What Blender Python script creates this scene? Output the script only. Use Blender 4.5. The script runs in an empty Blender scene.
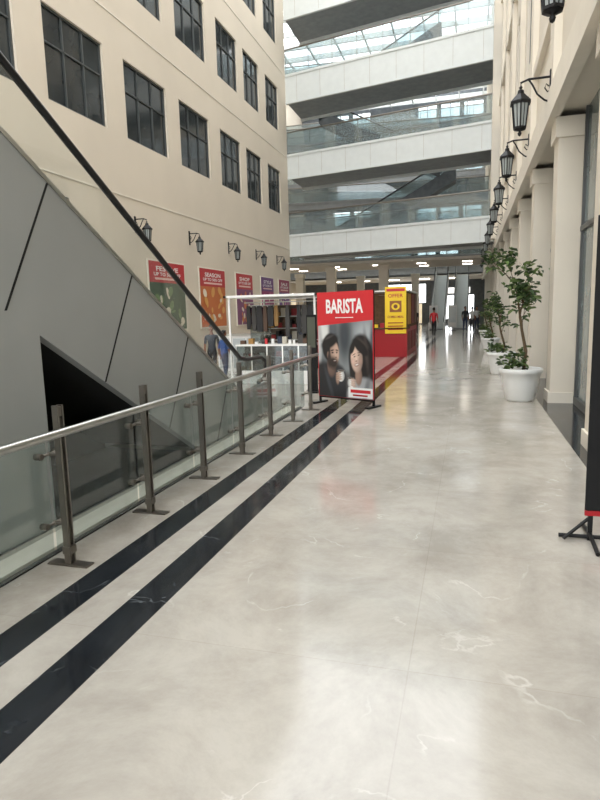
import bpy, math, random
from mathutils import Vector, Matrix
random.seed(7)
COL=bpy.context.scene.collection

# ---------------------------------------------------------------- materials
def lin(c):
    return tuple(((v/12.92) if v<=0.04045 else ((v+0.055)/1.055)**2.4) for v in c)
def rgb(r,g,b): return lin((r/255,g/255,b/255))
MATS={}
def newmat(name):
    m=bpy.data.materials.new(name);m.use_nodes=True
    return m,m.node_tree.nodes,m.node_tree.links
def mat(name,col,rough=0.5,metal=0.0,var=0.06,scale=3.0,emit=0,alpha=None,bump=0.0,spec=0.5):
    if name in MATS: return MATS[name]
    m,n,l=newmat(name);b=n['Principled BSDF']
    b.inputs['Roughness'].default_value=rough;b.inputs['Metallic'].default_value=metal
    b.inputs['Specular IOR Level'].default_value=spec
    tc=n.new('ShaderNodeTexCoord');nz=n.new('ShaderNodeTexNoise')
    nz.inputs['Scale'].default_value=scale;nz.inputs['Detail'].default_value=6
    l.new(tc.outputs['Object'],nz.inputs['Vector'])
    r=n.new('ShaderNodeValToRGB')
    r.color_ramp.elements[0].position=0.3;r.color_ramp.elements[1].position=0.7
    r.color_ramp.elements[0].color=(*[c*(1-var) for c in col],1)
    r.color_ramp.elements[1].color=(*[min(1,c*(1+var)) for c in col],1)
    l.new(nz.outputs['Fac'],r.inputs['Fac']);l.new(r.outputs['Color'],b.inputs['Base Color'])
    if emit:
        b.inputs['Emission Color'].default_value=(*col,1);b.inputs['Emission Strength'].default_value=emit
    if bump:
        bp=n.new('ShaderNodeBump');bp.inputs['Strength'].default_value=bump
        n2=n.new('ShaderNodeTexNoise');n2.inputs['Scale'].default_value=60;l.new(tc.outputs['Object'],n2.inputs['Vector'])
        l.new(n2.outputs['Fac'],bp.inputs['Height']);l.new(bp.outputs['Normal'],b.inputs['Normal'])
    MATS[name]=m;return m
def glass(name,tint,base_refl=0.04,haze=0.06,hazecol=(0.6,0.68,0.66)):
    m,n,l=newmat(name);n.clear()
    o=n.new('ShaderNodeOutputMaterial');t=n.new('ShaderNodeBsdfTransparent');t.inputs[0].default_value=(*tint,1)
    g=n.new('ShaderNodeBsdfGlossy');g.inputs['Roughness'].default_value=0.03
    d=n.new('ShaderNodeBsdfDiffuse');d.inputs[0].default_value=(*hazecol,1)
    fr=n.new('ShaderNodeLayerWeight');fr.inputs[0].default_value=0.5
    pw=n.new('ShaderNodeMath');pw.operation='POWER';pw.inputs[1].default_value=4.0;l.new(fr.outputs['Facing'],pw.inputs[0])
    a=n.new('ShaderNodeMath');a.operation='MULTIPLY_ADD';a.inputs[1].default_value=0.55;a.inputs[2].default_value=base_refl
    l.new(pw.outputs[0],a.inputs[0])
    m1=n.new('ShaderNodeMixShader');m1.inputs[0].default_value=haze
    l.new(t.outputs[0],m1.inputs[1]);l.new(d.outputs[0],m1.inputs[2])
    m2=n.new('ShaderNodeMixShader');l.new(a.outputs[0],m2.inputs[0]);l.new(m1.outputs[0],m2.inputs[1]);l.new(g.outputs[0],m2.inputs[2])
    l.new(m2.outputs[0],o.inputs[0]);MATS[name]=m;return m
def marble(name,c1,c2,vein,veinamt,rough,tile=None,vscale=1.3,spec=.5):
    m,n,l=newmat(name);b=n['Principled BSDF']
    tc=n.new('ShaderNodeTexCoord')
    nz=n.new('ShaderNodeTexNoise');nz.inputs['Scale'].default_value=1.4;nz.inputs['Detail'].default_value=15;nz.inputs['Roughness'].default_value=0.74;nz.inputs['Distortion'].default_value=0.3
    l.new(tc.outputs['Object'],nz.inputs['Vector'])
    r=n.new('ShaderNodeValToRGB');r.color_ramp.elements[0].position=0.36;r.color_ramp.elements[1].position=0.6
    r.color_ramp.elements[0].color=(*c1,1);r.color_ramp.elements[1].color=(*c2,1)
    l.new(nz.outputs['Fac'],r.inputs['Fac'])
    nv=n.new('ShaderNodeTexNoise');nv.inputs['Scale'].default_value=vscale;nv.inputs['Detail'].default_value=7;nv.inputs['Distortion'].default_value=0.5
    l.new(tc.outputs['Object'],nv.inputs['Vector'])
    rv=n.new('ShaderNodeValToRGB');e=rv.color_ramp.elements
    e[0].position=0.492;e[0].color=(0,0,0,1);e[1].position=0.508;e[1].color=(0,0,0,1)
    x=e.new(0.5);x.color=(1,1,1,1)
    l.new(nv.outputs['Fac'],rv.inputs['Fac'])
    nm=n.new('ShaderNodeTexNoise');nm.inputs['Scale'].default_value=2.3;l.new(tc.outputs['Object'],nm.inputs['Vector'])
    rm=n.new('ShaderNodeValToRGB');rm.color_ramp.elements[0].position=0.53;rm.color_ramp.elements[1].position=0.62
    l.new(nm.outputs['Fac'],rm.inputs['Fac'])
    mu=n.new('ShaderNodeMath');mu.operation='MULTIPLY';l.new(rv.outputs[0],mu.inputs[0]);l.new(rm.outputs[0],mu.inputs[1])
    mu2=n.new('ShaderNodeMath');mu2.operation='MULTIPLY';mu2.inputs[1].default_value=veinamt;l.new(mu.outputs[0],mu2.inputs[0])
    mx=n.new('ShaderNodeMixRGB');mx.inputs[2].default_value=(*vein,1);l.new(mu2.outputs[0],mx.inputs[0]);l.new(r.outputs[0],mx.inputs[1])
    last=mx.outputs[0]
    if tile:
        bt=n.new('ShaderNodeTexBrick');bt.offset=0.0;bt.inputs['Scale'].default_value=1.0
        bt.inputs['Brick Width'].default_value=tile[0];bt.inputs['Row Height'].default_value=tile[1];bt.inputs['Mortar Size'].default_value=0.003
        bt.inputs['Color1'].default_value=(0.95,0.95,0.95,1);bt.inputs['Color2'].default_value=(1,1,1,1);bt.inputs['Mortar'].default_value=(0.88,0.87,0.86,1)
        mp=n.new('ShaderNodeMapping');mp.inputs['Location'].default_value=(0.24,0.3,0)
        l.new(tc.outputs['Object'],mp.inputs[0]);l.new(mp.outputs[0],bt.inputs['Vector'])
        m3=n.new('ShaderNodeMixRGB');m3.blend_type='MULTIPLY';m3.inputs[0].default_value=1;l.new(last,m3.inputs[1]);l.new(bt.outputs['Color'],m3.inputs[2]);last=m3.outputs[0]
    l.new(last,b.inputs['Base Color'])
    b.inputs['Specular IOR Level'].default_value=spec
    rr=n.new('ShaderNodeMapRange');rr.inputs['To Min'].default_value=rough*0.7;rr.inputs['To Max'].default_value=rough*1.4
    l.new(nz.outputs['Fac'],rr.inputs['Value']);l.new(rr.outputs[0],b.inputs['Roughness'])
    MATS[name]=m;return m

M_floor=marble('beige_marble',rgb(166,159,149),rgb(190,184,174),rgb(228,225,218),0.45,0.11,(1.38,1.38),spec=.6)
M_dark=marble('dark_marble',rgb(20,23,27),rgb(42,45,49),rgb(130,135,138),0.6,0.10,None,2.2,.4)
M_wall=mat('beige_plaster',rgb(212,201,184),0.85,var=0.03,scale=0.6,bump=0.05)
M_wallR=mat('beige_stone',rgb(218,210,195),0.7,var=0.05,scale=0.8,bump=0.05)
M_trim=mat('cream_trim',rgb(222,215,201),0.75,var=0.03)
M_groove=mat('groove',rgb(165,155,142),0.9)
M_win=mat('dark_window_glass',rgb(46,51,53),0.12,var=0.25,scale=0.7)
M_frame=mat('window_frame',rgb(68,72,72),0.5)
M_shop=mat('shop_glass',rgb(118,130,130),0.05,var=0.4,scale=0.9)
M_shopfr=mat('shop_frame',rgb(84,86,86),0.4,metal=0.2)
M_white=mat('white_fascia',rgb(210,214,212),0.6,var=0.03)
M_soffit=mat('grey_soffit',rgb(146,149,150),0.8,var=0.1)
M_darkst=mat('dark_structure',rgb(94,99,103),0.7,var=0.2)
M_steel=mat('brushed_steel',rgb(192,192,188),0.28,metal=1,var=0.08,scale=8)
M_post=mat('dark_steel',rgb(138,132,124),0.33,metal=0.9,var=0.1,scale=8)
M_clad=mat('grey_cladding',rgb(164,166,164),0.55,metal=0.05,var=0.05,scale=1.2)
M_seam=mat('black_seam',rgb(20,20,20),0.8)
M_rub=mat('black_rubber',rgb(14,14,16),0.4)
M_recess_shade=mat('recess_shade',rgb(34,33,33),0.8)  # near-black colour stands in for the shade under the escalator
M_step=mat('escalator_steps',rgb(90,92,94),0.4,metal=0.6)
M_iron=mat('black_iron',rgb(16,16,18),0.5,metal=0.3)
M_lampg=mat('lantern_glass',rgb(150,156,154),0.3,var=0.05)
M_pot=mat('white_ceramic',rgb(222,223,220),0.35,var=0.03)
M_soil=mat('soil',rgb(60,45,32),0.95,var=0.3,scale=20)
M_bark=mat('bark',rgb(94,78,56),0.9,var=0.2,scale=20)
M_leaf=mat('leaf_green',rgb(58,80,44),0.5,var=0.4,scale=5)
M_leaf2=mat('leaf_light',rgb(104,126,72),0.5,var=0.3,scale=5)
M_red=mat('print_red',rgb(198,38,46),0.45,var=0.03)
M_redd=mat('kiosk_red',rgb(166,22,30),0.4,var=0.05)
M_yel=mat('print_yellow',rgb(246,208,36),0.5,var=0.03)
M_pw=mat('print_white',rgb(232,232,230),0.5,var=0.02)
M_blk=mat('black_fabric',rgb(12,12,13),0.85)
M_wood=mat('brown_slats',rgb(98,72,44),0.7,var=0.25,scale=9)
M_ceil=mat('ceiling_white',rgb(212,204,192),0.8,var=0.04)
M_light=mat('ceiling_light',(1.0,0.92,0.80),0.5,emit=14)
M_sign=mat('lit_shop_sign',(0.95,0.93,0.88),0.5,emit=1.6)
M_shopint=mat('lit_shop_interior',rgb(226,210,180),0.6,emit=0.9,var=0.3,scale=1.5)
M_glass=glass('clear_glass',(0.965,0.98,0.975),0.03,0.02,(0.6,0.63,0.62))
M_glassR=glass('railing_glass',(0.86,0.90,0.89),0.05,0.07,(0.5,0.55,0.54))
M_glassB=glass('bridge_glass',(0.78,0.84,0.85),0.08,0.14,(0.5,0.55,0.56))
M_cabg=glass('cabinet_glass',(0.55,0.6,0.6),0.06,0.05,(0.3,0.33,0.33))

def C(name,r,g,b,rough=0.5): return mat(name,rgb(r,g,b),rough,var=0.04)

# ---------------------------------------------------------------- mesh builder
class MB:
    def __init__(s): s.v=[];s.f=[];s.m=[];s.sm=[];s.ml=[]
    def mi(s,m):
        if m not in s.ml: s.ml.append(m)
        return s.ml.index(m)
    def add(s,vs,fs,m,smooth=False):
        o=len(s.v);s.v+= [tuple(v) for v in vs];k=s.mi(m)
        for f in fs: s.f.append([i+o for i in f]);s.m.append(k);s.sm.append(smooth)
    def quad(s,pts,m): s.add(pts,[list(range(len(pts)))],m)
    def box(s,x0,x1,y0,y1,z0,z1,m):
        s.prism([(x0,y0),(x1,y0),(x1,y1),(x0,y1)],z0,z1,m)
    def prism(s,poly,z0,z1,m):
        s.extr([(x,y,z0) for x,y in poly],(0,0,z1-z0),m)
    def extr(s,pts,vec,m):
        n=len(pts);vec=Vector(vec);a=[Vector(p) for p in pts];b=[p+vec for p in a]
        s.add(a+b,[list(range(n))[::-1],list(range(n,2*n))]+[[i,(i+1)%n,n+(i+1)%n,n+i] for i in range(n)],m)
    def tube(s,pts,r,m,n=10,closed=False,flat=1.0):
        pts=[Vector(p) for p in pts];rs=r if isinstance(r,(list,tuple)) else [r]*len(pts)
        vs=[];fs=[]
        for i,p in enumerate(pts):
            if i==0: t=pts[1]-pts[0]
            elif i==len(pts)-1: t=pts[-1]-pts[-2]
            else: t=(pts[i+1]-pts[i]).normalized()+(pts[i]-pts[i-1]).normalized()
            t.normalize();up=Vector((0,0,1)) if abs(t.z)<0.95 else Vector((1,0,0))
            a=t.cross(up).normalized();b=a.cross(t)
            for k in range(n):
                q=2*math.pi*k/n;vs.append(p+(a*math.cos(q)+b*math.sin(q)*flat)*rs[i])
        for i in range(len(pts)-1):
            for k in range(n):
                fs.append([i*n+k,i*n+(k+1)%n,(i+1)*n+(k+1)%n,(i+1)*n+k])
        s.add(vs,fs,m,True)
        s.add(vs[:n],[list(range(n))[::-1]],m);s.add(vs[-n:],[list(range(n))],m)
    def lathe(s,prof,c,m,n=24,smooth=True):
        vs=[];fs=[]
        for r,z in prof:
            for k in range(n):
                q=2*math.pi*(k+.5)/n;vs.append((c[0]+r*math.cos(q),c[1]+r*math.sin(q),c[2]+z))
        for i in range(len(prof)-1):
            for k in range(n): fs.append([i*n+k,i*n+(k+1)%n,(i+1)*n+(k+1)%n,(i+1)*n+k])
        s.add(vs,fs,m,smooth)
    def sphere(s,c,r,m,n=14,k=9):
        if not isinstance(r,(tuple,list)): r=(r,r,r)
        prof=[(math.sin(math.pi*i/k),-math.cos(math.pi*i/k)) for i in range(k+1)]
        vs=[];fs=[]
        for a,z in prof:
            for j in range(n):
                q=2*math.pi*j/n;vs.append((c[0]+r[0]*max(a,.001)*math.cos(q),c[1]+r[1]*max(a,.001)*math.sin(q),c[2]+r[2]*z))
        for i in range(k):
            for j in range(n): fs.append([i*n+j,i*n+(j+1)%n,(i+1)*n+(j+1)%n,(i+1)*n+j])
        s.add(vs,fs,m,True)
    def mesh(s,name):
        me=bpy.data.meshes.new(name);me.from_pydata(s.v,[],s.f)
        for m in s.ml: me.materials.append(m)
        me.polygons.foreach_set('material_index',s.m);me.polygons.foreach_set('use_smooth',s.sm)
        me.update();return me
    def obj(s,name,loc=(0,0,0),rotz=0):
        return place(name,s.mesh(name),loc,rotz)
def place(name,me,loc=(0,0,0),rotz=0):
    o=bpy.data.objects.new(name,me);COL.objects.link(o);o.location=loc;o.rotation_euler=(0,0,rotz);return o
def text_mesh(body,size=1,offset=0.0):
    cu=bpy.data.curves.new('t','FONT');cu.body=body;cu.size=size;cu.offset=offset;cu.align_x='CENTER';cu.align_y='CENTER'
    cu.resolution_u=3
    o=bpy.data.objects.new('t',cu);COL.objects.link(o)
    bpy.context.view_layer.update()
    dg=bpy.context.evaluated_depsgraph_get()
    me=bpy.data.meshes.new_from_object(o.evaluated_get(dg))
    vs=[tuple(v.co) for v in me.vertices];fs=[list(p.vertices) for p in me.polygons]
    bpy.data.objects.remove(o);bpy.data.meshes.remove(me);bpy.data.curves.remove(cu)
    return vs,fs
class Canvas:   # flat print on a real surface
    def __init__(s,mb,o,u,n): s.mb=mb;s.o=Vector(o);s.u=Vector(u).normalized();s.n=Vector(n).normalized();s.L=0;s.step=0.0012
    def P(s,a,b): return s.o+s.u*a+Vector((0,0,1))*b+s.n*(s.L*s.step)
    def poly(s,pts,m): s.L+=1;s.mb.quad([s.P(a,b) for a,b in pts],m)
    def rect(s,a0,a1,b0,b1,m): s.poly([(a0,b0),(a1,b0),(a1,b1),(a0,b1)],m)
    def ell(s,ca,cb,ra,rb,m,rot=0,a0=0,a1=2*math.pi,n=24):
        pts=[]
        for i in range(n):
            q=a0+(a1-a0)*i/(n-1 if a1-a0<6.2 else n);x=ra*math.cos(q);y=rb*math.sin(q)
            pts.append((ca+x*math.cos(rot)-y*math.sin(rot),cb+x*math.sin(rot)+y*math.cos(rot)))
        s.poly(pts,m)
    def text(s,body,ca,cb,w,h,m,offset=0.02):
        s.L+=1;vs,fs=text_mesh(body,1,offset)
        x0=min(v[0] for v in vs);x1=max(v[0] for v in vs);y0=min(v[1] for v in vs);y1=max(v[1] for v in vs)
        s.mb.add([s.P(ca+((v[0]-x0)/(x1-x0)-.5)*w,cb+((v[1]-y0)/(y1-y0)-.5)*h) for v in vs],fs,m)

# ---------------------------------------------------------------- camera
F=590;ps=math.radians(16.1);th=math.radians(8.44);ro=math.radians(-1.5)
cd=bpy.data.cameras.new('camera');cam=bpy.data.objects.new('camera',cd);COL.objects.link(cam)
Mx=Matrix.Rotation(ps,4,'Z')@Matrix.Rotation(math.pi/2-th,4,'X')@Matrix.Rotation(ro,4,'Z');Mx.translation=Vector((0,0,1.6))
cam.matrix_world=Mx;cd.sensor_fit='VERTICAL';cd.sensor_height=24;cd.lens=F/800*24;cd.clip_end=300
bpy.context.scene.camera=cam

# ---------------------------------------------------------------- world
w=bpy.data.worlds.new('world');bpy.context.scene.world=w;w.use_nodes=True
bg=w.node_tree.nodes['Background'];bg.inputs[0].default_value=(0.955,0.98,1.0,1);bg.inputs[1].default_value=4.2
bpy.context.scene.view_settings.view_transform='Standard'

# ---------------------------------------------------------------- floor
mb=MB()
def strip(x0,x1,y0,y1,m): mb.quad([(x0,y0,0),(x1,y0,0),(x1,y1,0),(x0,y1,0)],m)
Y0,Y1=-6,72
for a,b,m in [(-18,-2.3,M_floor),(-2.3,-2.08,M_dark),(-2.08,-1.85,M_floor),(-1.85,-1.62,M_dark),(-1.62,1.14,M_floor),(1.14,1.75,M_dark)]:
    strip(a,b,Y0,Y1,m)
mb.box(-18,1.75,Y0,Y1,-0.3,-0.01,M_floor)
mb.obj('floor')

# ---------------------------------------------------------------- walls with openings
def wall_x(mb,x,y0,y1,z0,z1,ops,depth,m):
    ys=sorted({y0,y1,*[o[0] for o in ops],*[o[1] for o in ops]});zs=sorted({z0,z1,*[o[2] for o in ops],*[o[3] for o in ops]})
    for i in range(len(ys)-1):
        for j in range(len(zs)-1):
            cy=(ys[i]+ys[i+1])/2;cz=(zs[j]+zs[j+1])/2
            if any(o[0]<cy<o[1] and o[2]<cz<o[3] for o in ops): continue
            mb.quad([(x,ys[i],zs[j]),(x,ys[i+1],zs[j]),(x,ys[i+1],zs[j+1]),(x,ys[i],zs[j+1])],m)
    for a,b,c,d in ops:
        X=x+depth
        for q in ([(x,a,c),(X,a,c),(X,a,d),(x,a,d)],[(x,b,c),(X,b,c),(X,b,d),(x,b,d)],[(x,a,c),(X,a,c),(X,b,c),(x,b,c)],[(x,a,d),(X,a,d),(X,b,d),(x,b,d)]):
            mb.quad(q,m)
XL=-10.5
cols=[(2.7,5.4),(6.4,9.05),(10.1,12.75),(13.8,16.4),(17.5,20.2),(21.2,23.85),(25.0,27.35),(28.15,30.3),(31.35,33.5)]
rows=[(7.2,9.55),(11.7,14.0),(16.2,18.6),(20.7,23.0)]
ops=[(a,b,c,d) for a,b in cols for c,d in rows]
mb=MB();wall_x(mb,XL,-6,35,0,25,ops,-0.3,M_wall)
mb.box(XL-0.8,XL-0.35,-6,35,0,25,M_wall)
mb.quad([(XL,35,0),(XL-.8,35,0),(XL-.8,35,25),(XL,35,25)],M_wall)
for z in (5.35,10.6,15.1,19.7):
    mb.box(XL,XL+0.02,-6,35,z,z+0.04,M_trim)
mb.obj('wall_left')
def window(n,a,b,c,d,x,s):
    mb=MB();X=x-s*0.12
    mb.box(min(X,X-s*.05),max(X,X-s*.05),a,b,c,d,M_win)
    def bar(y0,y1,z0,z1): mb.box(min(X,X+s*.05),max(X,X+s*.05),y0,y1,z0,z1,M_frame)
    t=.06
    bar(a,b,c,c+t);bar(a,b,d-t,d);bar(a,a+t,c,d);bar(b-t,b,c,d)
    for k in (1,2): y=a+(b-a)*k/3;bar(y-.02,y+.02,c+t,d-t)
    z=c+(d-c)*.62;bar(a+t,b-t,z-.02,z+.02)
    mb.obj('window_%d'%n)
wn=1
for a,b in cols:
    for c,d in rows:
        window(wn,a,b,c,d,XL,1);wn+=1

# right side
PY=[3.2+3.65*i for i in range(-2,16)]
PL=.5
XR=1.3
mb=MB()
ops=[(p+1.05,p+3.1,c,d) for p in PY[:-1] for c,d in [(7.4,10.2),(12.0,14.8),(16.6,19.4)]]
wall_x(mb,XR,-6,72,4.6,25,ops,0.3,M_wallR)
mb.quad([(XR,-6,4.6),(XR+.6,-6,4.6),(XR+.6,72,4.6),(XR,72,4.6)],M_wallR)
for p in PY:
    mb.box(XR-.12,XR-.001,p,p+PL,4.95,25,M_wallR)
for z,h,o in ((4.5,.45,.16),(6.3,.2,.10),(11.1,.25,.12),(15.6,.25,.12)):
    mb.box(XR-o,XR-.0005,-6,72,z,z+h,M_trim)
mb.box(XR-.4,XR-.01,31.4,32.2,4.96,25,M_wallR)
mb.box(XR+.35,XR+.6,-6,72,4.9,25,M_wallR)
mb.obj('wall_right')
for (a,b,c,d) in ops:
    if 0<a<40: window(wn,a,b,c,d,XR,-1);wn+=1
for p in PY:
    mb=MB();mb.box(XR,XR+.37,p,p+PL,0,4.5,M_wallR)
    mb.box(XR-.03,XR+.36,p-.03,p+PL+.03,0,.18,M_trim)
    mb.box(XR-.05,XR+.36,p-.05,p+PL+.05,4.2,4.5,M_trim)
    mb.obj('stone_pillar')
mb=MB()
mb.box(1.70,1.74,-6,72,0,4.6,M_shop)
for p in PY[:-1]:
    for k in range(0,4):
        y=p+PL+.02+k*1.0;mb.box(1.66,1.70,y,y+.05,0,4.6,M_shopfr)
    mb.box(1.66,1.70,p+PL,p+3.65,2.75,2.83,M_shopfr);mb.box(1.66,1.70,p+PL,p+3.65,0,.12,M_shopfr)
    mb.box(1.685,1.70,p+PL+.35,p+PL+.85,.9,2.4,[M_pw,C('shop_poster',150,160,156),C('shop_poster2',176,150,130)][int(p*7)%3])
mb.obj('shop_window')

# ---------------------------------------------------------------- bridges
def fy(x): return 35-(x-XL)/(XR-XL)*2.6
def bridge(x0,x1,f,depth,z0,z1,railh,back=True,mf=M_white):
    mb=MB();A,B=(x0,f(x0)),(x1,f(x1));d=depth
    mb.prism([(A[0],A[1]),(B[0],B[1]),(B[0],B[1]+.12),(A[0],A[1]+.12)],z0,z1,mf)
    mb.prism([(A[0],A[1]-.05),(B[0],B[1]-.05),(B[0],B[1]-.001),(A[0],A[1]-.001)],z1-.12,z1,mf)
    mb.prism([(A[0],A[1]-.03),(B[0],B[1]-.03),(B[0],B[1]-.001),(A[0],A[1]-.001)],z0,z0+.1,mf)
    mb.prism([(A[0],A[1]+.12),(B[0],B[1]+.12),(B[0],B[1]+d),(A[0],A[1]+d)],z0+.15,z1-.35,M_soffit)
    mb.prism([(A[0],A[1]+d-.12),(B[0],B[1]+d-.12),(B[0],B[1]+d),(A[0],A[1]+d)],z0,z1,mf)
    for off in ([0.06,d-.06] if back else [0.06]):
        mb.prism([(A[0],A[1]+off),(B[0],B[1]+off),(B[0],B[1]+off+.02),(A[0],A[1]+off+.02)],z1,z1+railh-.04,M_glassB)
        mb.tube([(A[0],A[1]+off,z1+railh),(B[0],B[1]+off,z1+railh)],.04,M_post)
        n=int((x1-x0)/1.4)
        for k in range(n+1):
            x=x0+(x1-x0)*k/n;y=f(x)+off+.05;mb.box(x-.02,x+.02,y,y+.03,z1,z1+railh,M_post)
    for k in range(8):
        x=x0+(x1-x0)*(k+.5)/8;y=f(x);mb.box(x-.006,x+.006,y-.008,y+.02,z0+.1,z1-.12,M_groove)
    mb.obj('footbridge')
for z0,z1,rh in ((4.93,6.22,1.25),(9.4,10.8,1.25),(13.6,15.2,1.35),(18.1,19.5,1.2)):
    bridge(XL+.002,XR-.125,fy,3.4,z0,z1,rh)
for z0,z1 in ((4.93,5.6),(9.4,9.95),(13.7,14.25),(18.1,18.7)):
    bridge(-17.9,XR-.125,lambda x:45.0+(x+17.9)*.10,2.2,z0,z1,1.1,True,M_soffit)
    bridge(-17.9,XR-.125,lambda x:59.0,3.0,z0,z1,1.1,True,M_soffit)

def wall_y(mb,y,x0,x1,z0,z1,ops,th,m):
    xs=sorted({x0,x1,*[o[0] for o in ops],*[o[1] for o in ops]});zs=sorted({z0,z1,*[o[2] for o in ops],*[o[3] for o in ops]})
    for i in range(len(xs)-1):
        for j in range(len(zs)-1):
            cx=(xs[i]+xs[i+1])/2;cz=(zs[j]+zs[j+1])/2
            if any(o[0]<cx<o[1] and o[2]<cz<o[3] for o in ops): continue
            mb.box(xs[i],xs[i+1],y,y+th,zs[j],zs[j+1],m)
mb=MB()
ops=[(-9.2,-4.6,2.3,4.3),(-4.0,.4,0.5,3.0)]
ops+=[(-17+2.3*i,-15.1+2.3*i,z,z+h) for i in (1,2,5,6,7) for z,h in ((11.0,2.2),(15.4,2.4),(19.6,2.8))]
ops+=[(-17+2.3*i,-15.1+2.3*i,6.6,8.8) for i in (2,5,6)]
wall_y(mb,66,-18.3,1.75,0,25,ops,.3,M_darkst)
for a,b,c,d in ops:
    k=a
    while k<b: mb.box(k,k+.06,66.05,66.15,c,d,M_frame);k+=.95
for i in range(8):
    x=-17.5+i*1.6;mb.box(x,x+1.3,65.93,65.99,.1,2.2,M_shopint)
mb.box(-8.8,-5,65.9,65.95,2.35,2.9,M_sign);mb.box(-3.6,0,65.9,65.95,3.2,3.8,M_sign)
mb.obj('wall_back')
mb=MB();mb.box(-18.3,-18,35,66,0,25,M_wall);mb.box(-18,XL-.8,34.8,35,0,25,M_wall)
for i in range(6):
    y=37+i*4.6;mb.box(-18,-17.95,y,y+3.6,.1,2.9,M_shopint);mb.box(-18,-17.9,y+.3,y+3.3,3.1,3.6,M_sign)
mb.obj('wall_far_left')
mb=MB()
mb.box(-17.9,XR-.2,38.2,44.6,4.6,4.75,M_ceil)
for i in range(6):
    for j in range(2):
        x=-15+i*2.9;y=40.2+j*2.4;mb.box(x,x+.6,y,y+.16,4.57,4.6,M_light)
mb.box(-17.9,XR-.2,58.6,65.9,4.6,4.75,M_ceil)
for i in range(5):
    x=-14+i*3.0;mb.box(x,x+1.1,61,61.3,4.57,4.6,M_light)
mb.obj('ceiling')
mb=MB()
for i in range(12):
    y=40+i*2.3;mb.box(-18,XR,y,y+.15,22.5,22.9,M_white)
for i in range(9):
    x=-17.5+i*2.3;mb.box(x,x+.12,39,66,22.6,22.8,M_white)
mb.obj('skylight_frame')
for x,y in ((-9.2,40.5),(-5.6,40.5),(-9.2,52),(-4.5,52),(-13,46)):
    mb=MB();mb.box(x-.3,x+.3,y-.3,y+.3,0,4.6,M_wallR);mb.box(x-.35,x+.35,y-.35,y+.35,0,.3,M_trim);mb.box(x-.36,x+.36,y-.36,y+.36,4.3,4.598,M_trim);mb.obj('lobby_column')

# ---------------------------------------------------------------- escalators
def escalator(xa,xb,yb,sg,smax,support,zoff=0,K=.573,clad=M_clad):
    mb=MB();P=lambda x,s,z:(x,yb+sg*s,z+zoff)
    top=lambda s:-.215+K*s
    low=lambda s:-1.435+K*s
    hr=lambda s:.365+K*s
    base=[(0,0),(0,.5),(1.25,.5),(smax,top(smax))]
    prof=base+([(smax,0),(5.1,0),(5.1,low(5.1)),(2.505,0)] if support else [(smax,low(smax)),(2.505,0)])
    for x,t in ((xa,.08),(xb-.08,.08)):
        pf=base+[(smax,0)] if (support and x==xa) else prof
        mb.extr([P(x,s,z) for s,z in pf],(t,0,0),clad)
        mb.extr([P(x-.01,s,z) for s,z in [(0,.5),(1.25,.5),(smax,top(smax)),(smax,top(smax)+.04),(1.25,.54),(0,.54)]],(t+.02,0,0),M_steel)
    se=5.1 if support else smax
    ms=M_recess_shade if support else M_pw
    mst=M_step if support else M_white
    mb.extr([P(xa+.09,2.6,low(2.6)+.03),P(xa+.09,se,low(se)+.03),P(xa+.09,se,low(se)+.13),P(xa+.09,2.6,low(2.6)+.13)],(xb-xa-.18,0,0),ms)
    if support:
        mb.extr([P(xa+.082,2.5,0.0),P(xa+.082,5.2,0.0),P(xa+.082,5.2,low(5.2)),P(xa+.082,2.5,.05)],(.006,0,0),M_recess_shade)
        mb.extr([P(xa+.08,5.12,0),P(xa+.08,5.3,0),P(xa+.08,5.3,low(5.1)),P(xa+.08,5.12,low(5.1))],(xb-xa-.16,0,0),M_recess_shade)
        mb.extr([P(xa+.09,2.5,0.002),P(xa+.09,5.1,0.002),P(xa+.09,5.1,.012),P(xa+.09,2.5,.012)],(xb-xa-.10,0,0),M_recess_shade)  # thin floor sheet, recess shade put in as dark colour
    s=1.7
    c,si=math.cos(math.atan(K)),math.sin(math.atan(K))
    L=1.22*c
    while s<smax-.6:
        z=top(s);e=(s+L*si,z-L*c)
        f=1.0 if e[1]>0.02 else max(.05,(z-.02)/(L*c))
        e=(s+L*si*f,z-L*c*f);d=.011
        for X,t in ((xa-.003,.002),(xb+.001,.002)):
            mb.extr([P(X,s-d,z),P(X,s+d,z),P(X,e[0]+d,e[1]),P(X,e[0]-d,e[1])],(t,0,0),M_seam)
        s+=1.06
    mb.extr([P(xa+.08,0,.0),P(xa+.08,1.7,.0),P(xa+.08,1.7,.03),P(xa+.08,0,.03)],(xb-xa-.16,0,0),M_step)
    s=1.7;z=.03
    while s<smax-.35:
        z+=.2
        mb.extr([P(xa+.1,s,z-.35 if z>.4 else 0.03),P(xa+.1,s,z),P(xa+.1,s+.349,z),P(xa+.1,s+.349,z-.35 if z>.4 else 0.03)],(xb-xa-.2,0,0),mst);s+=.349
    for x in (xa+.04,xb-.05):
        hp=[(.45,.58),(.18,.62),(.06,.74),(.12,.88),(.32,.95),(.9,.96),(1.15,hr(1.15)-.02)]
        hp+=[(smax,hr(smax))]
        gl=[(.35,.55),(.12,.72),(.16,.88),(.36,.94),(1.0,.94),(1.2,hr(1.2)-.03),(smax,hr(smax)-.03),(smax,top(smax)+.05),(1.25,.55)]
        mb.extr([P(x,s,z) for s,z in gl],(.012,0,0),M_glass)
        mb.tube([P(x+.005,s,z) for s,z in hp],.03,M_rub,n=10)
    return mb.obj('escalator')
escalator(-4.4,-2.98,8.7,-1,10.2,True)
escalator(-3.1,-1.9,47.5,1,10.0,False,clad=M_pw)
escalator(-1.3,-.1,47.5,1,10.0,False,clad=M_pw)
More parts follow.
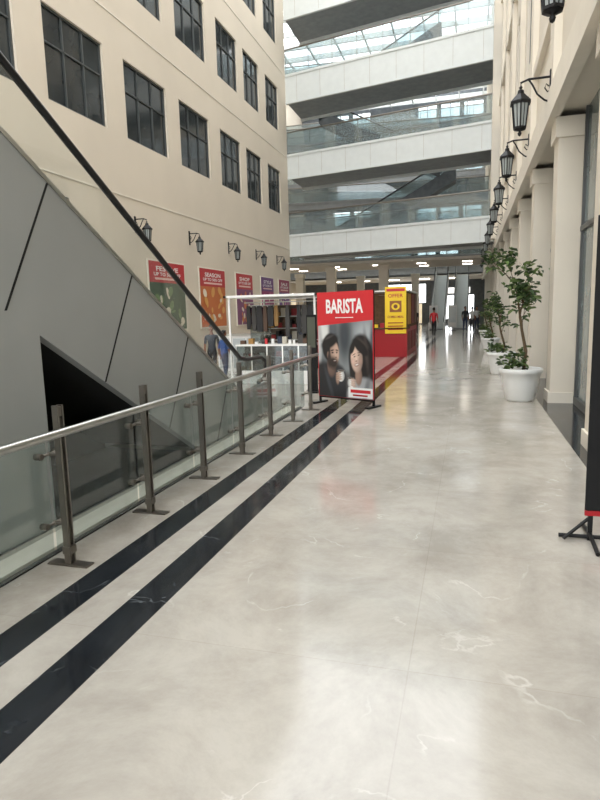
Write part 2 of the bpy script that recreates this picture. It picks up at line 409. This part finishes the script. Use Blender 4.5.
for z0,x0,dr in ((5.6,-9,1),(10.0,-2,-1),(14.3,-10,1)):
    mb=MB()
    L=8.0*dr
    mb.extr([(x0,41,z0),(x0,41,z0+.9),(x0+L,41,z0+5.1),(x0+L,41,z0+4.2)],(0,1.3,0),M_darkst)
    mb.extr([(x0,41.02,z0+.9),(x0,41.02,z0+1.6),(x0+L,41.02,z0+5.8),(x0+L,41.02,z0+5.1)],(0,.03,0),M_glassB)
    mb.tube([(x0,41.03,z0+1.62),(x0+L,41.03,z0+5.82)],.05,M_rub)
    mb.obj('escalator')

# ---------------------------------------------------------------- railing
mb=MB()
XP=-2.5
py=[3.12+1.03*k for k in range(-3,7)]
for y in py:
    for o in (-.022,.022):
        mb.box(XP-.022,XP+.022,y+o-.006,y+o+.006,.012,1.06,M_post)
    mb.box(XP-.15,XP+.15,y-.04,y+.04,0.001,.012,M_post)
    mb.box(XP-.03,XP+.03,y-.032,y+.032,.08,.13,M_post)
    mb.box(XP-.015,XP+.015,y-.018,y+.018,.99,1.05,M_post)
    mb.tube([(XP,y,.90),(XP+.075,y,.90)],.014,M_post)
    for z in (.28,.74):
        mb.tube([(XP,y,z),(XP-.1,y,z)],.013,M_post)
        for o in (-.09,.09):
            mb.tube([(XP-.09,y,z),(XP-.09,y+o,z)],.010,M_post);mb.tube([(XP-.075,y+o,z),(XP-.125,y+o,z)],.022,M_post)
mb.tube([(XP+.09,py[0]-.4,.905),(XP+.09,py[-1]+.15,.905)],.027,M_steel,n=14)
for a,b in zip(py[:-1],py[1:]):
    mb.box(XP-.112,XP-.1,a+.02,b-.02,.07,.86,M_glassR)
    mb.box(XP-.113,XP-.099,a+.02,b-.02,.86,.868,M_trim)
mb.obj('glass_railing')
mb=MB();mb.box(-2.95,-2.75,-2,9.5,0.001,.03,M_trim);mb.box(-2.97,-2.95,-2,9.5,0.001,.06,M_steel);mb.box(-2.74,-2.70,-2,9.5,.001,.012,M_seam);mb.obj('trim_1')

# ---------------------------------------------------------------- lanterns
mb=MB()
mb.lathe([(.001,-.36),(.025,-.34),(.035,-.31),(.015,-.28),(.09,-.26),(.10,-.24)],(0,0,0),M_iron,8)
mb.lathe([(.095,-.24),(.135,.14)],(0,0,0),M_lampg,6,False)
mb.lathe([(.001,-.245),(.11,-.245),(.11,-.215),(.10,-.215)],(0,0,0),M_iron,6,False)
mb.lathe([(.001,.13),(.175,.13),(.175,.17),(.06,.29),(.05,.34),(.02,.36),(.03,.39),(.001,.42)],(0,0,0),M_iron,6,False)
for k in range(6):
    q=2*math.pi*(k+.5)/6
    mb.tube([(.098*math.cos(q),.098*math.sin(q),-.24),(.138*math.cos(q),.138*math.sin(q),.14)],.013,M_iron,n=6)
    q=2*math.pi*(k)/6
    mb.tube([(.085*math.cos(q),.085*math.sin(q),-.24),(.12*math.cos(q),.12*math.sin(q),.14)],.007,M_iron,n=6)
mb.tube([(0,0,.4),(0,0,.46),(.12,0,.50),(.45,0,.5)],.018,M_iron,n=8)
mb.tube([(.45,0,.12),(.36,0,.16),(.25,0,.26),(.18,0,.4),(.12,0,.49)],.015,M_iron,n=8)
mb.tube([(.45,0,.3),(.40,0,.28),(.36,0,.34),(.38,0,.4),(.42,0,.36)],.012,M_iron,n=8)
mb.box(.43,.45,-.05,.05,.05,.6,M_iron)
me=mb.mesh('wall_lantern')
for p in PY:
    if 2<p<45: place('wall_lantern',me,(.735,p+(.25 if p>8 else -.12),4.70))
for y in (9.9,13.7,17.6,21.5,25.4,29.0,32.4):
    o=place('wall_lantern',me,(XL+.43,y,4.25),math.pi);o.scale=(.95,.95,.95)

# ---------------------------------------------------------------- wall posters
def poster(y0,y1,z0,z1,base,acc,txt,kind):
    mb=MB();mb.box(XL+.005,XL+.05,y0-.05,y1+.05,z0-.05,z1+.05,M_trim)
    c=Canvas(mb,(XL+.052,y0,z0),(0,1,0),(1,0,0));W=y1-y0;H=z1-z0
    c.rect(0,W,0,H,base);c.rect(0,W,H*.70,H,acc)
    c.text(txt,W/2,H*.90,W*.62,H*.07,M_pw);c.text('UP TO 50% OFF',W/2,H*.82,W*.76,H*.05,M_pw);c.rect(W*.14,W*.86,H*.74,H*.77,C('p_soft',226,190,180))
    for i in range(22):
        a=random.uniform(.12,.88)*W;b=random.uniform(.06,.64)*H
        c.ell(a,b,W*random.uniform(.03,.09),H*random.uniform(.015,.07),[kind,C('p_cream',214,204,184),kind][i%3],rot=random.uniform(0,3))
    c.step=.001
    mb.obj('wall_poster')
poster(18.2,20.8,1.1,3.48,C('p_green',58,78,56),C('p_rd',178,46,50),'FESTIVE',C('p_lg',106,128,84))
poster(22.15,24.7,1.1,3.48,C('p_orange',190,108,56),C('p_rd',178,46,50),'SEASON',C('p_yl',210,156,84))
poster(26.05,28.2,1.1,3.48,C('p_violet',122,68,104),C('p_rd',178,46,50),'SHOP',C('p_or',196,120,70))
poster(29.5,31.5,1.1,3.48,C('p_mag',140,50,96),C('p_pur',100,54,114),'STYLE',C('p_pk',180,100,136))
poster(32.5,34.5,1.1,3.48,C('p_pur2',100,60,124),C('p_mag2',150,48,84),'SALE',C('p_pk2',180,120,150))

# ---------------------------------------------------------------- coffee banner
mb=MB();A=Vector((-2.56,10.12,0));B=Vector((-1.50,9.62,0));u=(B-A).normalized();n=Vector((u.y,-u.x,0));Wd=(B-A).length
if n.y>0:n=-n
def obox(c0,c1,d0,d1,z0,z1,m):
    mb.extr([A+u*c0+n*d0+Vector((0,0,z0)),A+u*c1+n*d0+Vector((0,0,z0)),A+u*c1+n*d1+Vector((0,0,z0)),A+u*c0+n*d1+Vector((0,0,z0))],(0,0,z1-z0),m)
obox(0,.035,-.03,.0,.0,1.93,M_iron);obox(Wd-.035,Wd,-.03,.0,.0,1.93,M_iron)
obox(0,Wd,-.03,0,1.90,1.93,M_iron);obox(0,Wd,-.03,0,.10,.13,M_iron)
obox(-.02,.055,-.18,.18,0,.03,M_iron);obox(Wd-.055,Wd+.02,-.18,.18,0,.03,M_iron)
obox(.0,Wd,.001,.008,.13,1.93,M_red)
W=Wd;H=1.8
m,nn,ll=newmat('banner_photo_print');bb=nn['Principled BSDF'];bb.inputs['Roughness'].default_value=.5
at=nn.new('ShaderNodeAttribute');at.attribute_name='print';ll.new(at.outputs['Color'],bb.inputs['Base Color'])
def sm(e0,e1,x):
    t=max(0,min(1,(x-e0)/(e1-e0)));return t*t*(3-2*t)
LAY=[]
def LE(cx,cy,rx,ry,col,rot=0,soft=.12,sh=(0,0)):
    S=1.12
    LAY.append((.5+(cx-.5)*1.08,.38+(cy-.36)*S,rx*S,ry*S,rgb(*col),rot,soft,sh))
LE(.12,.58,.16,.10,(206,208,206),0,.6);LE(.85,.57,.2,.10,(160,166,170),0,.6);LE(.5,.55,.1,.2,(60,66,72),0,.7);LE(.3,.6,.07,.14,(84,90,96),0,.5);LE(.30,.15,.5,.08,(70,68,66),0,.6)
LE(.05,.45,.05,.2,(176,180,180),0,.5);LE(.97,.45,.05,.2,(84,90,96),0,.5)
LE(.5,.02,.9,.16,(92,92,92),0,.6)
LE(.18,.05,.36,.27,(30,33,38),-.15,.12,(.25,.3));LE(.36,.16,.16,.13,(44,47,53),.5,.15,(.2,.2));LE(.22,.14,.03,.16,(60,64,70),.5,.8)
LE(.27,.29,.075,.10,(112,92,84),0,.2,(-.2,0))
LE(.255,.445,.140,.120,(22,21,22),.1,.10,(0,.2))
LE(.305,.385,.092,.115,(178,150,134),-.12,.14,(.4,.14))
LE(.24,.49,.145,.05,(20,19,20),.25,.25);LE(.200,.43,.045,.09,(22,21,22),0,.25)
LE(.23,.53,.10,.012,(66,62,62),.25,.8)
LE(.210,.380,.020,.030,(140,114,100),0,.25)
LE(.30,.312,.088,.050,(48,40,38),-.1,.5);LE(.230,.345,.028,.06,(52,42,40),0,.6)
LE(.290,.400,.018,.007,(26,22,22),0,.6);LE(.362,.402,.014,.007,(26,22,22),0,.6)
LE(.285,.420,.030,.006,(34,28,28),.12,.6);LE(.365,.421,.022,.006,(34,28,28),-.12,.6)
LE(.340,.385,.009,.028,(200,172,154),-.2,.7);LE(.348,.360,.014,.006,(112,86,76),0,.6)
LE(.328,.330,.030,.008,(84,52,48),.05,.5);LE(.328,.332,.022,.004,(190,182,176),.05,.5)
LE(.77,.36,.195,.200,(24,22,24),-.15,.10,(-.3,.3));LE(.92,.20,.12,.24,(28,25,26),.12,.15);LE(.63,.26,.05,.16,(34,30,31),.1,.3)
LE(.86,.40,.03,.16,(66,56,54),.15,.8);LE(.80,.49,.10,.02,(60,52,50),-.4,.8)
LE(.80,.04,.26,.16,(150,152,154),.05,.12,(-.25,.3));LE(.85,.08,.03,.12,(110,112,116),-.4,.8);LE(.73,.21,.055,.08,(150,122,108),0,.2,(-.2,0))
LE(.700,.355,.094,.116,(204,176,160),.16,.12,(-.34,.16))
LE(.765,.45,.13,.045,(26,23,25),-.45,.2);LE(.630,.44,.055,.030,(26,23,25),.9,.25)
LE(.665,.372,.015,.005,(32,26,26),.2,.6);LE(.735,.386,.015,.005,(32,26,26),.2,.6)
LE(.655,.390,.026,.004,(80,62,56),.35,.6);LE(.74,.405,.026,.004,(80,62,56),.05,.6)
LE(.698,.355,.008,.024,(222,198,182),.2,.7);LE(.695,.335,.015,.006,(150,116,102),.15,.6)
LE(.703,.305,.034,.013,(138,76,72),.16,.4);LE(.703,.306,.028,.007,(226,220,214),.16,.35)
LE(.64,.33,.025,.022,(214,180,164),0,.9);LE(.765,.34,.025,.03,(170,138,126),0,.9)
LE(.43,.205,.060,.050,(232,232,230),0,.1,(-.35,0));LE(.43,.247,.060,.009,(176,174,170),0,.2);LE(.43,.247,.050,.006,(60,40,30),0,.3)
LE(.37,.18,.030,.050,(160,132,116),.1,.3)
for k in range(4): LE(.390+.003*k,.228-.018*k,.046,.008,(188,160,142),.1,.3)
LE(.60,.150,.054,.045,(234,234,232),0,.1,(.35,0));LE(.60,.189,.054,.009,(176,174,170),0,.2);LE(.60,.189,.045,.006,(60,40,30),0,.3)
for k in range(4): LE(.640,.178-.017*k,.046,.008,(198,170,154),-.15,.3)
def paint(x,y):
    g=.5+.25*math.sin(x*7+1)*math.cos(y*9);c=[a*(1-g)+b*g for a,b in zip(rgb(96,102,106),rgb(150,156,158))]
    for cx,cy,rx,ry,col,rot,soft,sh in LAY:
        dx=x-cx;dy=(y-cy);X=(dx*math.cos(rot)+dy*math.sin(rot))/rx;Y=(-dx*math.sin(rot)+dy*math.cos(rot))/ry
        d=math.sqrt(X*X+Y*Y)
        if d>1+soft: continue
        a=1-sm(1-soft,1+soft,d);k=1+sh[0]*X*1.2+sh[1]*Y*1.2
        k*=1.08-.28*d*d
        c=[p*(1-a)+q*k*a for p,q in zip(c,col)]
    return [min(1,max(0,v)) for v in c]
GX,GY=110,140;vs=[];cl=[]
for j in range(GY+1):
    for i in range(GX+1):
        x=i/GX;y=j/GY;yy=y*(.68+.05*x)
        p=A+u*(.012+x*(W-.024))+Vector((0,0,.13+H*yy+.004))+n*.0095;vs.append(p);cl.append(paint(x,yy))
pb=MB();pb.add(vs,[[j*(GX+1)+i,j*(GX+1)+i+1,(j+1)*(GX+1)+i+1,(j+1)*(GX+1)+i] for j in range(GY) for i in range(GX)],m)
pm=pb.mesh('photo_print');ca=pm.color_attributes.new('print','FLOAT_COLOR','POINT')
for i,cc in enumerate(cl): ca.data[i].color=(*cc,1)
c=Canvas(mb,A+n*.010+Vector((0,0,.13)),u,n)
c.text('BARISTA',W*.5,H*.865,W*.66,H*.135,M_pw,0.03)
c.rect(W*.34,W*.66,H*.755,H*.762,M_pw)
c.rect(W*.56,W*.985,H*.010,H*.105,M_pw);c.rect(W*.60,W*.95,H*.055,H*.085,M_red);c.rect(W*.64,W*.9,H*.025,H*.04,M_redd)
bn=mb.obj('advertising_banner');po=place('photo_print',pm);po.parent=bn

# ---------------------------------------------------------------- black display stand (right)
mb=MB()
mb.box(.80,.83,4.25,4.28,0,2.12,M_iron);mb.box(1.28,1.31,4.25,4.28,0,2.12,M_iron)
mb.box(.775,1.315,4.235,4.25,.22,2.16,M_blk);mb.box(.795,1.315,4.28,4.285,.18,2.14,M_redd)
mb.box(.775,1.315,4.236,4.252,.18,.215,M_redd)
for x in (.815,1.295):
    mb.tube([(x,3.97,.015),(x,4.27,.05),(x,4.55,.015)],.014,M_iron)
mb.tube([(.62,4.27,.02),(1.3,4.27,.02)],.014,M_iron);mb.tube([(.64,4.2,.02),(.815,4.27,.16)],.012,M_iron)
mb.obj('banner_stand')

# ---------------------------------------------------------------- potted trees
def tree(loc,h,seed,nleaf,spread,dens=1.0,ps=1.0):
    rnd=random.Random(seed);mb=MB()
    pr=[(.001,0),(.22,0),(.235,.03),(.30,.33),(.325,.46),(.355,.48),(.36,.55),(.335,.56),(.31,.55),(.30,.50)]
    mb.lathe([(r*ps,z*ps) for r,z in pr],(0,0,0),M_pot,28)
    mb.lathe([(.001,.50*ps),(.305*ps,.50*ps)],(0,0,0),M_soil,20)
    z0=.5*ps;q=h/2.6
    tips=[]
    def branch(p,d,L,r,lv):
        pts=[p];q=Vector(p);dd=Vector(d)
        for k in range(4):
            dd=(dd+Vector((rnd.uniform(-.2,.2),rnd.uniform(-.2,.2),rnd.uniform(0,.12)))).normalized();q=q+dd*L/4;pts.append(q.copy())
            if lv>=1: tips.append((q.copy(),dd.copy()))
        mb.tube(pts,[r*(1-.15*i) for i in range(5)],M_bark,n=6)
        if lv<3:
            for k in range(3):
                i=rnd.choice([2,3,4]);a=rnd.uniform(0,6.28)
                nd=(dd*.9+Vector((math.cos(a),math.sin(a),rnd.uniform(0,.7)))*.65).normalized()
                branch(pts[i],nd,L*.60,r*.5,lv+1)
    trunk=[Vector((0.04,0,z0-.05)),Vector((0.07,.01,z0+.35*q)),Vector((.0,.02,z0+.70*q)),Vector((-.04,0,z0+.95*q))]
    mb.tube(trunk,[.03,.027,.024,.022],M_bark,n=8)
    S=(h-z0-.95*q)*.9
    branch(trunk[-1],(-.05,0,1),S*.60,.02,0);branch(trunk[-1],(.2,.1,.9),S*.42,.016,1);branch(trunk[-2],(-.3,-.1,.85),S*.42,.014,1)
    branch(trunk[2],(.25,.2,.75),S*.36,.012,1)
    low=[]
    for k in range(40): low.append((Vector((rnd.gauss(-.02,.11),rnd.gauss(0,.11),z0+abs(rnd.gauss(.12,.12)))),Vector((0,0,1))))
    def leaf(p,dd,s,m):
        a=rnd.uniform(0,6.28);d=(dd*.3+Vector((math.cos(a),math.sin(a),rnd.uniform(-.9,.5)))).normalized()
        side=d.cross(Vector((0,0,1))).normalized();up=side.cross(d)*.15
        b=[p,p+d*s*.35+side*s*.2+up*s,p+d*s*.75+side*s*.15+up*s,p+d*s-up*s,p+d*s*.75-side*s*.15+up*s,p+d*s*.35-side*s*.2+up*s]
        mb.add(b,[[0,1,2,3],[0,3,4,5]],m)
    for k in range(nleaf):
        p,dd=rnd.choice(tips);p=p+Vector((rnd.gauss(0,.05),rnd.gauss(0,.05),rnd.gauss(0,.05)))*spread
        leaf(p,dd,rnd.uniform(.09,.17)*max(q,.85),M_leaf if rnd.random()<.65 else M_leaf2)
    for k in range(130):
        p,dd=rnd.choice(low);p=p+Vector((-.06,0,.06));leaf(p,dd,rnd.uniform(.07,.14),M_leaf if rnd.random()<.5 else M_leaf2)
    return mb.obj('potted_tree',loc)
tree((.86,10.75,0),2.6,3,330,1.0)
tree((.74,15.05,0),1.85,11,220,.8,ps=.95)
tree((.74,22.6,0),1.9,5,200,.9,ps=.9)
tree((.76,30.5,0),1.95,8,220,.9,ps=.9)

# ---------------------------------------------------------------- market stall
mb=MB()
x0,x1,y0,y1=-5.25,-3.25,12.6,15.0
for x in (x0,x1):
    for y in (y0,y1): mb.box(x-.02,x+.02,y-.02,y+.02,0,1.96,M_pw)
mb.box(x0-.1,x1+.1,y0-.1,y0-.03,1.96,2.01,M_pw);mb.box(x0-.1,x1+.1,y1+.03,y1+.1,1.96,2.01,M_pw)
mb.box(x0-.1,x0-.03,y0-.1,y1+.1,1.96,2.01,M_pw);mb.box(x1+.03,x1+.1,y0-.1,y1+.1,1.96,2.01,M_pw)
mb.box(x0-.02,x1+.02,y0,y1,1.97,1.985,M_pw)
cs=[C('g1',22,22,26),C('g2',60,58,56),C('g3',150,36,40),C('g4',190,184,170),C('g5',50,60,80),C('g6',88,62,44),C('g7',160,120,60)]
mb.box(x0+.05,x1-.05,y0+.15,y0+.75,.0,.30,M_pw);mb.box(x0+.05,x1-.05,y0+.15,y0+.75,.86,.90,M_pw);mb.box(x0+.05,x1-.05,y0+.72,y0+.75,.30,.86,C('cab_back',90,92,92))
mb.box(x0+.06,x1-.06,y0+.155,y0+.165,.30,.86,M_cabg);mb.box(x0+.06,x1-.06,y0+.2,y0+.7,.6,.61,M_pw)
for k in range(6):
    xx=x0+.05+k*(x1-x0-.13)/5;mb.box(xx,xx+.03,y0+.15,y0+.18,.30,.86,M_steel)
mb.box(x0+.05,x1-.05,y1-.12,y1-.08,.0,1.8,C('board',110,96,80))
for z in (.9,1.2,1.5): mb.box(x0+.05,x1-.05,y1-.45,y1-.12,z,z+.02,M_pw)
for z in (.92,1.22,1.52):
    xx=x0+.1
    while xx<x1-.2:
        s=random.uniform(.05,.16);mb.box(xx,xx+s,y1-.4,y1-.2,z,z+random.uniform(.08,.24),random.choice(cs));xx+=s+random.uniform(.005,.05)
for z,zz in ((.30,.16),(.61,.16),(.90,.2)):
    xx=x0+.12
    while xx<x1-.2:
        s=random.uniform(.05,.14);yy=y0+.25+random.uniform(0,.2);mb.box(xx,xx+s,yy,yy+s,z+.001,z+random.uniform(.05,zz),random.choice(cs+[M_pw,M_pw,M_pw,M_pw,M_red]));xx+=s+random.uniform(.02,.1)
# tall glazed display case on the left of the stall
mb.box(x0+.1,x0+.65,y0+1.0,y0+1.4,0,.5,M_pw);mb.box(x0+.1,x0+.65,y0+1.0,y0+1.4,1.75,1.8,M_pw);mb.box(x0+.11,x0+.64,y0+1.01,y0+1.02,.5,1.75,M_cabg)
for z in (.8,1.1,1.4): mb.box(x0+.12,x0+.63,y0+1.03,y0+1.38,z,z+.01,M_steel)
mb.tube([(x0+.02,y0+.9,1.86),(x1-.02,y0+.9,1.86)],.014,M_steel)
x=x0+.12;i=0
while x<x1-.2:
    if i%7!=6 and not(-4.15<x<-3.95):
        wv=random.uniform(.07,.12);h=random.uniform(.35,.75);m=cs[[0,1,0,5,0,6,2,1,0][i%9]]
        mb.tube([(x,y0+.9,1.86),(x,y0+.9,1.76)],.005,M_rub,n=5)
        mb.extr([(x-wv*.5,y0+.88,1.78),(x+wv*.5,y0+.88,1.78),(x+wv*.75,y0+.88,1.78-h*.5),(x+wv*.6,y0+.88,1.78-h),(x-wv*.6,y0+.88,1.78-h),(x-wv*.75,y0+.88,1.78-h*.5)],(0,.05,0),m)
    x+=.14;i+=1
mb.obj('market_stall')
mb=MB();mb.box(-3.12,-2.92,11.4,11.45,.03,1.55,M_blk);mb.box(-3.16,-2.88,11.25,11.6,0,.03,M_iron);mb.box(-3.10,-2.94,11.39,11.4,.9,1.5,C('panel_print',70,74,60));mb.obj('display_panel')
mb=MB();mb.box(-6.9,-5.6,15.6,16.1,0,1.0,M_pw);mb.box(-6.95,-5.55,15.55,16.15,1.0,1.04,M_steel)
for k in range(3): mb.box(-6.85+k*.42,-6.48+k*.42,15.58,15.6,.08,.92,C('cab',180,186,188))
mb.obj('display_counter')

# ---------------------------------------------------------------- red kiosk
mb=MB()
X0,X1,Ya,Yb=-4.0,-2.05,20.5,24.3
mb.box(X0,X1,Ya,Ya+.08,0,.95,M_redd)
mb.box(X1-.08,X1,Ya+.08,Yb,0,1.0,M_redd);mb.box(X1-.08,X1,Ya+.08,Yb,1.0,2.2,M_wood)
mb.box(X0,X1-.08,Yb-.08,Yb,0,2.2,M_wood);mb.box(X0,X0+.08,Ya+.08,Yb-.08,0,.95,M_redd)
mb.box(X0,X1+.05,Ya-.06,Ya+.5,.95,1.0,M_wood)
for k in range(13): mb.box(X0+.02,X1-.70,Ya+.2,Ya+.24,1.04+k*.09,1.10+k*.09,M_wood)
for x in (X0+.04,X1-.72): mb.box(x,x+.05,Ya+.24,Ya+.3,1.0,2.2,M_wood)
for k in range(5):
    xx=X0+.15+k*.22;mb.box(xx,xx+.14,Ya,Ya+.14,1.001,1.12+.04*(k%3),random.choice([M_pw,M_yel,M_redd]))
mb.box(X0-.05,X1+.05,Ya-.02,Yb+.05,2.22,2.27,M_pw)
mb.box(X1-.74,X1-.02,Ya-.06,Ya-.04,.80,2.38,M_yel)
c=Canvas(mb,(X1-.74,Ya-.061,.80),(1,0,0),(0,-1,0));W,H=.72,1.58
c.rect(.05,W-.05,H*.90,H*.96,M_red);c.text('OFFER',W/2,H*.81,W*.7,H*.08,M_red);c.rect(.16,W-.16,H*.46,H*.70,C('ad_br2',150,90,40));c.ell(W/2,H*.58,.14,.12,M_yel);c.ell(W/2,H*.58,.07,.07,C('ad_br3',120,70,40))
c.text('COMBO MEAL',W/2,H*.36,W*.76,H*.05,M_redd)
for k in range(3): c.rect(.1,W-.1,H*(.08+.07*k),H*(.10+.07*k),M_redd)
for k in range(3):
    ya=Ya+.2+k*1.2
    mb.box(X1+.001,X1+.02,ya,ya+1.0,1.1,2.15,[C('ks2',196,150,60),C('ks1',120,34,34),C('ks3',96,60,40)][k%3])
    mb.box(X1+.001,X1+.015,ya+.05,ya+.95,.2,.85,C('ks4',120,20,24))
mb.obj('food_kiosk')
mb=MB();mb.box(-4.6,-3.9,19.2,19.25,0.03,1.95,C('ad_green',60,76,36));mb.box(-4.65,-3.85,19.1,19.4,0,.03,M_iron)
c=Canvas(mb,(-4.6,19.19,.03),(1,0,0),(0,-1,0));c.rect(.05,.65,1.2,1.85,C('ad_ol',120,110,50));c.rect(.05,.65,.1,.7,C('ad_br',86,72,40));mb.obj('display_panel')
for x,y in ((-1.2,44.5),(-2.6,45.5)):
    mb=MB();mb.box(x-.3,x+.3,y,y+.05,.25,1.85,M_pw);mb.box(x-.24,x+.24,y-.006,y,.6,1.7,C('sign_face',206,214,216));mb.box(x-.03,x+.03,y+.01,y+.04,0.02,.25,M_iron);mb.box(x-.28,x+.28,y-.15,y+.2,0,.02,M_iron);mb.obj('sign_stand')

# ---------------------------------------------------------------- people
def person(loc,h,rotz,shirt,pants,hair,stride=.1,armswing=.05,bend=0.0):
    skin=C('skin',130,86,64,.6);shoe=C('shoe',30,28,28)
    s=stride;a=armswing
    V=[((0,0,.52),.072),((0,0,.62),.066),((0,-.005,.74),.078),((0,0,.815),.045),((0,-.005,.865),.03),((0,-.01,.90),.03)]
    seg=[(0,1,shirt),(1,2,shirt),(2,3,shirt),(3,4,skin),(4,5,skin)]
    for sd in (-1,1):
        i=len(V)
        V+= [((sd*.105,0,.79),.034),((sd*.125,.015+sd*a*.5,.64),.025),((sd*.125,-.03+sd*a,.505),.017),((sd*.124,-.035+sd*a,.47),.019)]
        seg+=[(2,i,shirt),(i,i+1,shirt),(i+1,i+2,skin),(i+2,i+3,skin)]
        j=len(V)
        V+= [((sd*.048,0,.475),.055),((sd*.05,-abs(s)*.35-sd*s*.45-.005,.27),.038),((sd*.05,-sd*s,.05),.024),((sd*.055,-sd*s-.075,.02),.02)]
        seg+=[(0,j,pants),(j,j+1,pants),(j+1,j+2,pants),(j+2,j+3,shoe)]
    def skin_mesh(V,E,root):
        me=bpy.data.meshes.new('t');me.from_pydata([tuple(c*h for c in v[0]) for v in V],E,[])
        o=bpy.data.objects.new('t',me);COL.objects.link(o)
        md=o.modifiers.new('s','SKIN')
        sv=me.skin_vertices[0].data
        for k,v in enumerate(V): sv[k].radius=(v[1]*h,v[1]*h)
        for r in root: sv[r].use_root=True
        md.use_smooth_shade=True
        ss=o.modifiers.new('u','SUBSURF');ss.levels=2;ss.render_levels=2
        bpy.context.view_layer.update();dg=bpy.context.evaluated_depsgraph_get()
        m2=bpy.data.meshes.new_from_object(o.evaluated_get(dg))
        r=[v.co.copy() for v in m2.vertices],[list(p.vertices) for p in m2.polygons]
        bpy.data.objects.remove(o);bpy.data.meshes.remove(me);bpy.data.meshes.remove(m2);return r
    mb=MB()
    def emit(V,seg,root):
        vs,fs=skin_mesh(V,[(x[0],x[1]) for x in seg],root)
        off=len(mb.v);mb.v+=[tuple(v) for v in vs]
        for f in fs:
            c=sum((vs[i] for i in f),Vector())/len(f);best=9;bm=None
            for p,q,m in seg:
                P=Vector(V[p][0])*h;Q=Vector(V[q][0])*h;t=max(0,min(1,(c-P).dot(Q-P)/max(1e-9,(Q-P).length_squared)))
                d=(c-(P+(Q-P)*t)).length-.5*(V[p][1]*(1-t)+V[q][1]*t)*h
                if d<best: best=d;bm=m
            mb.f.append([i+off for i in f]);mb.m.append(mb.mi(bm));mb.sm.append(True)
    emit(V,seg,[0])
    for sd in (-1,1):
        hx,hy,hz=sd*.124,-.037+sd*a,.46
        for k,L in enumerate((.034,.040,.042,.038)):
            y=hy+(k-1.5)*.0095
            emit([((hx,y,hz),.0048),((hx-sd*.004,y-.002,hz-L*.55),.0045),((hx-sd*.012,y-.004,hz-L),.0036)],[(0,1,skin),(1,2,skin)],[0])
        emit([((hx,hy-.012,hz+.015),.0055),((hx-sd*.006,hy-.028,hz-.003),.005),((hx-sd*.01,hy-.030,hz-.018),.004)],[(0,1,skin),(1,2,skin)],[0])
    H=h
    mb.sphere((0,-.008*H,.935*H),(.043*H,.054*H,.062*H),skin,16,12)
    mb.sphere((0,.012*H,.952*H),(.048*H,.054*H,.056*H),hair,16,12)
    mb.sphere((0,-.022*H,.985*H),(.038*H,.036*H,.02*H),hair,12,8)
    for sd in (-1,1):
        mb.sphere((sd*.044*H,0,.932*H),(.006*H,.01*H,.016*H),skin,8,6)
        mb.sphere((sd*.017*H,-.057*H,.94*H),(.007*H,.005*H,.004*H),M_pw,8,6);mb.sphere((sd*.017*H,-.060*H,.94*H),(.003*H,.003*H,.003*H),M_rub,8,6)
    mb.sphere((0,-.063*H,.926*H),(.006*H,.009*H,.012*H),skin,8,6)
    mb.sphere((0,-.055*H,.905*H),(.014*H,.006*H,.004*H),C('lip',120,60,55),8,6)
    mb.obj('person',loc,rotz)
bl=C('hair',16,13,12)
person((-2.03,36.0,0),1.68,math.pi-.2,C('shirt_red',186,24,34),C('pant_black',24,24,28),bl,.07)
person((.16,41.5,0),1.68,math.pi,C('shirt_white',206,206,206),C('pant_grey',60,62,68),bl,.06)
person((-.30,42.6,0),1.72,.2,C('shirt_blk',44,44,48),C('pant_blue',44,56,84),bl,.07)
person((-3.4,39.5,0),1.7,.4,C('shirt_blk',44,44,48),C('pant_black',24,24,28),bl,.05)
person((.5,46,0),1.7,.4,C('shirt_white',206,206,206),C('pant_blue',44,56,84),bl,.05)
person((-6.36,14.0,0),1.34,.3,C('shirt_slate',52,56,66),C('pant_black',24,24,28),bl,.04)
person((-5.72,13.3,0),1.22,2.6,C('shirt_blue',48,84,150),C('pant_blue',44,56,84),bl,.04)
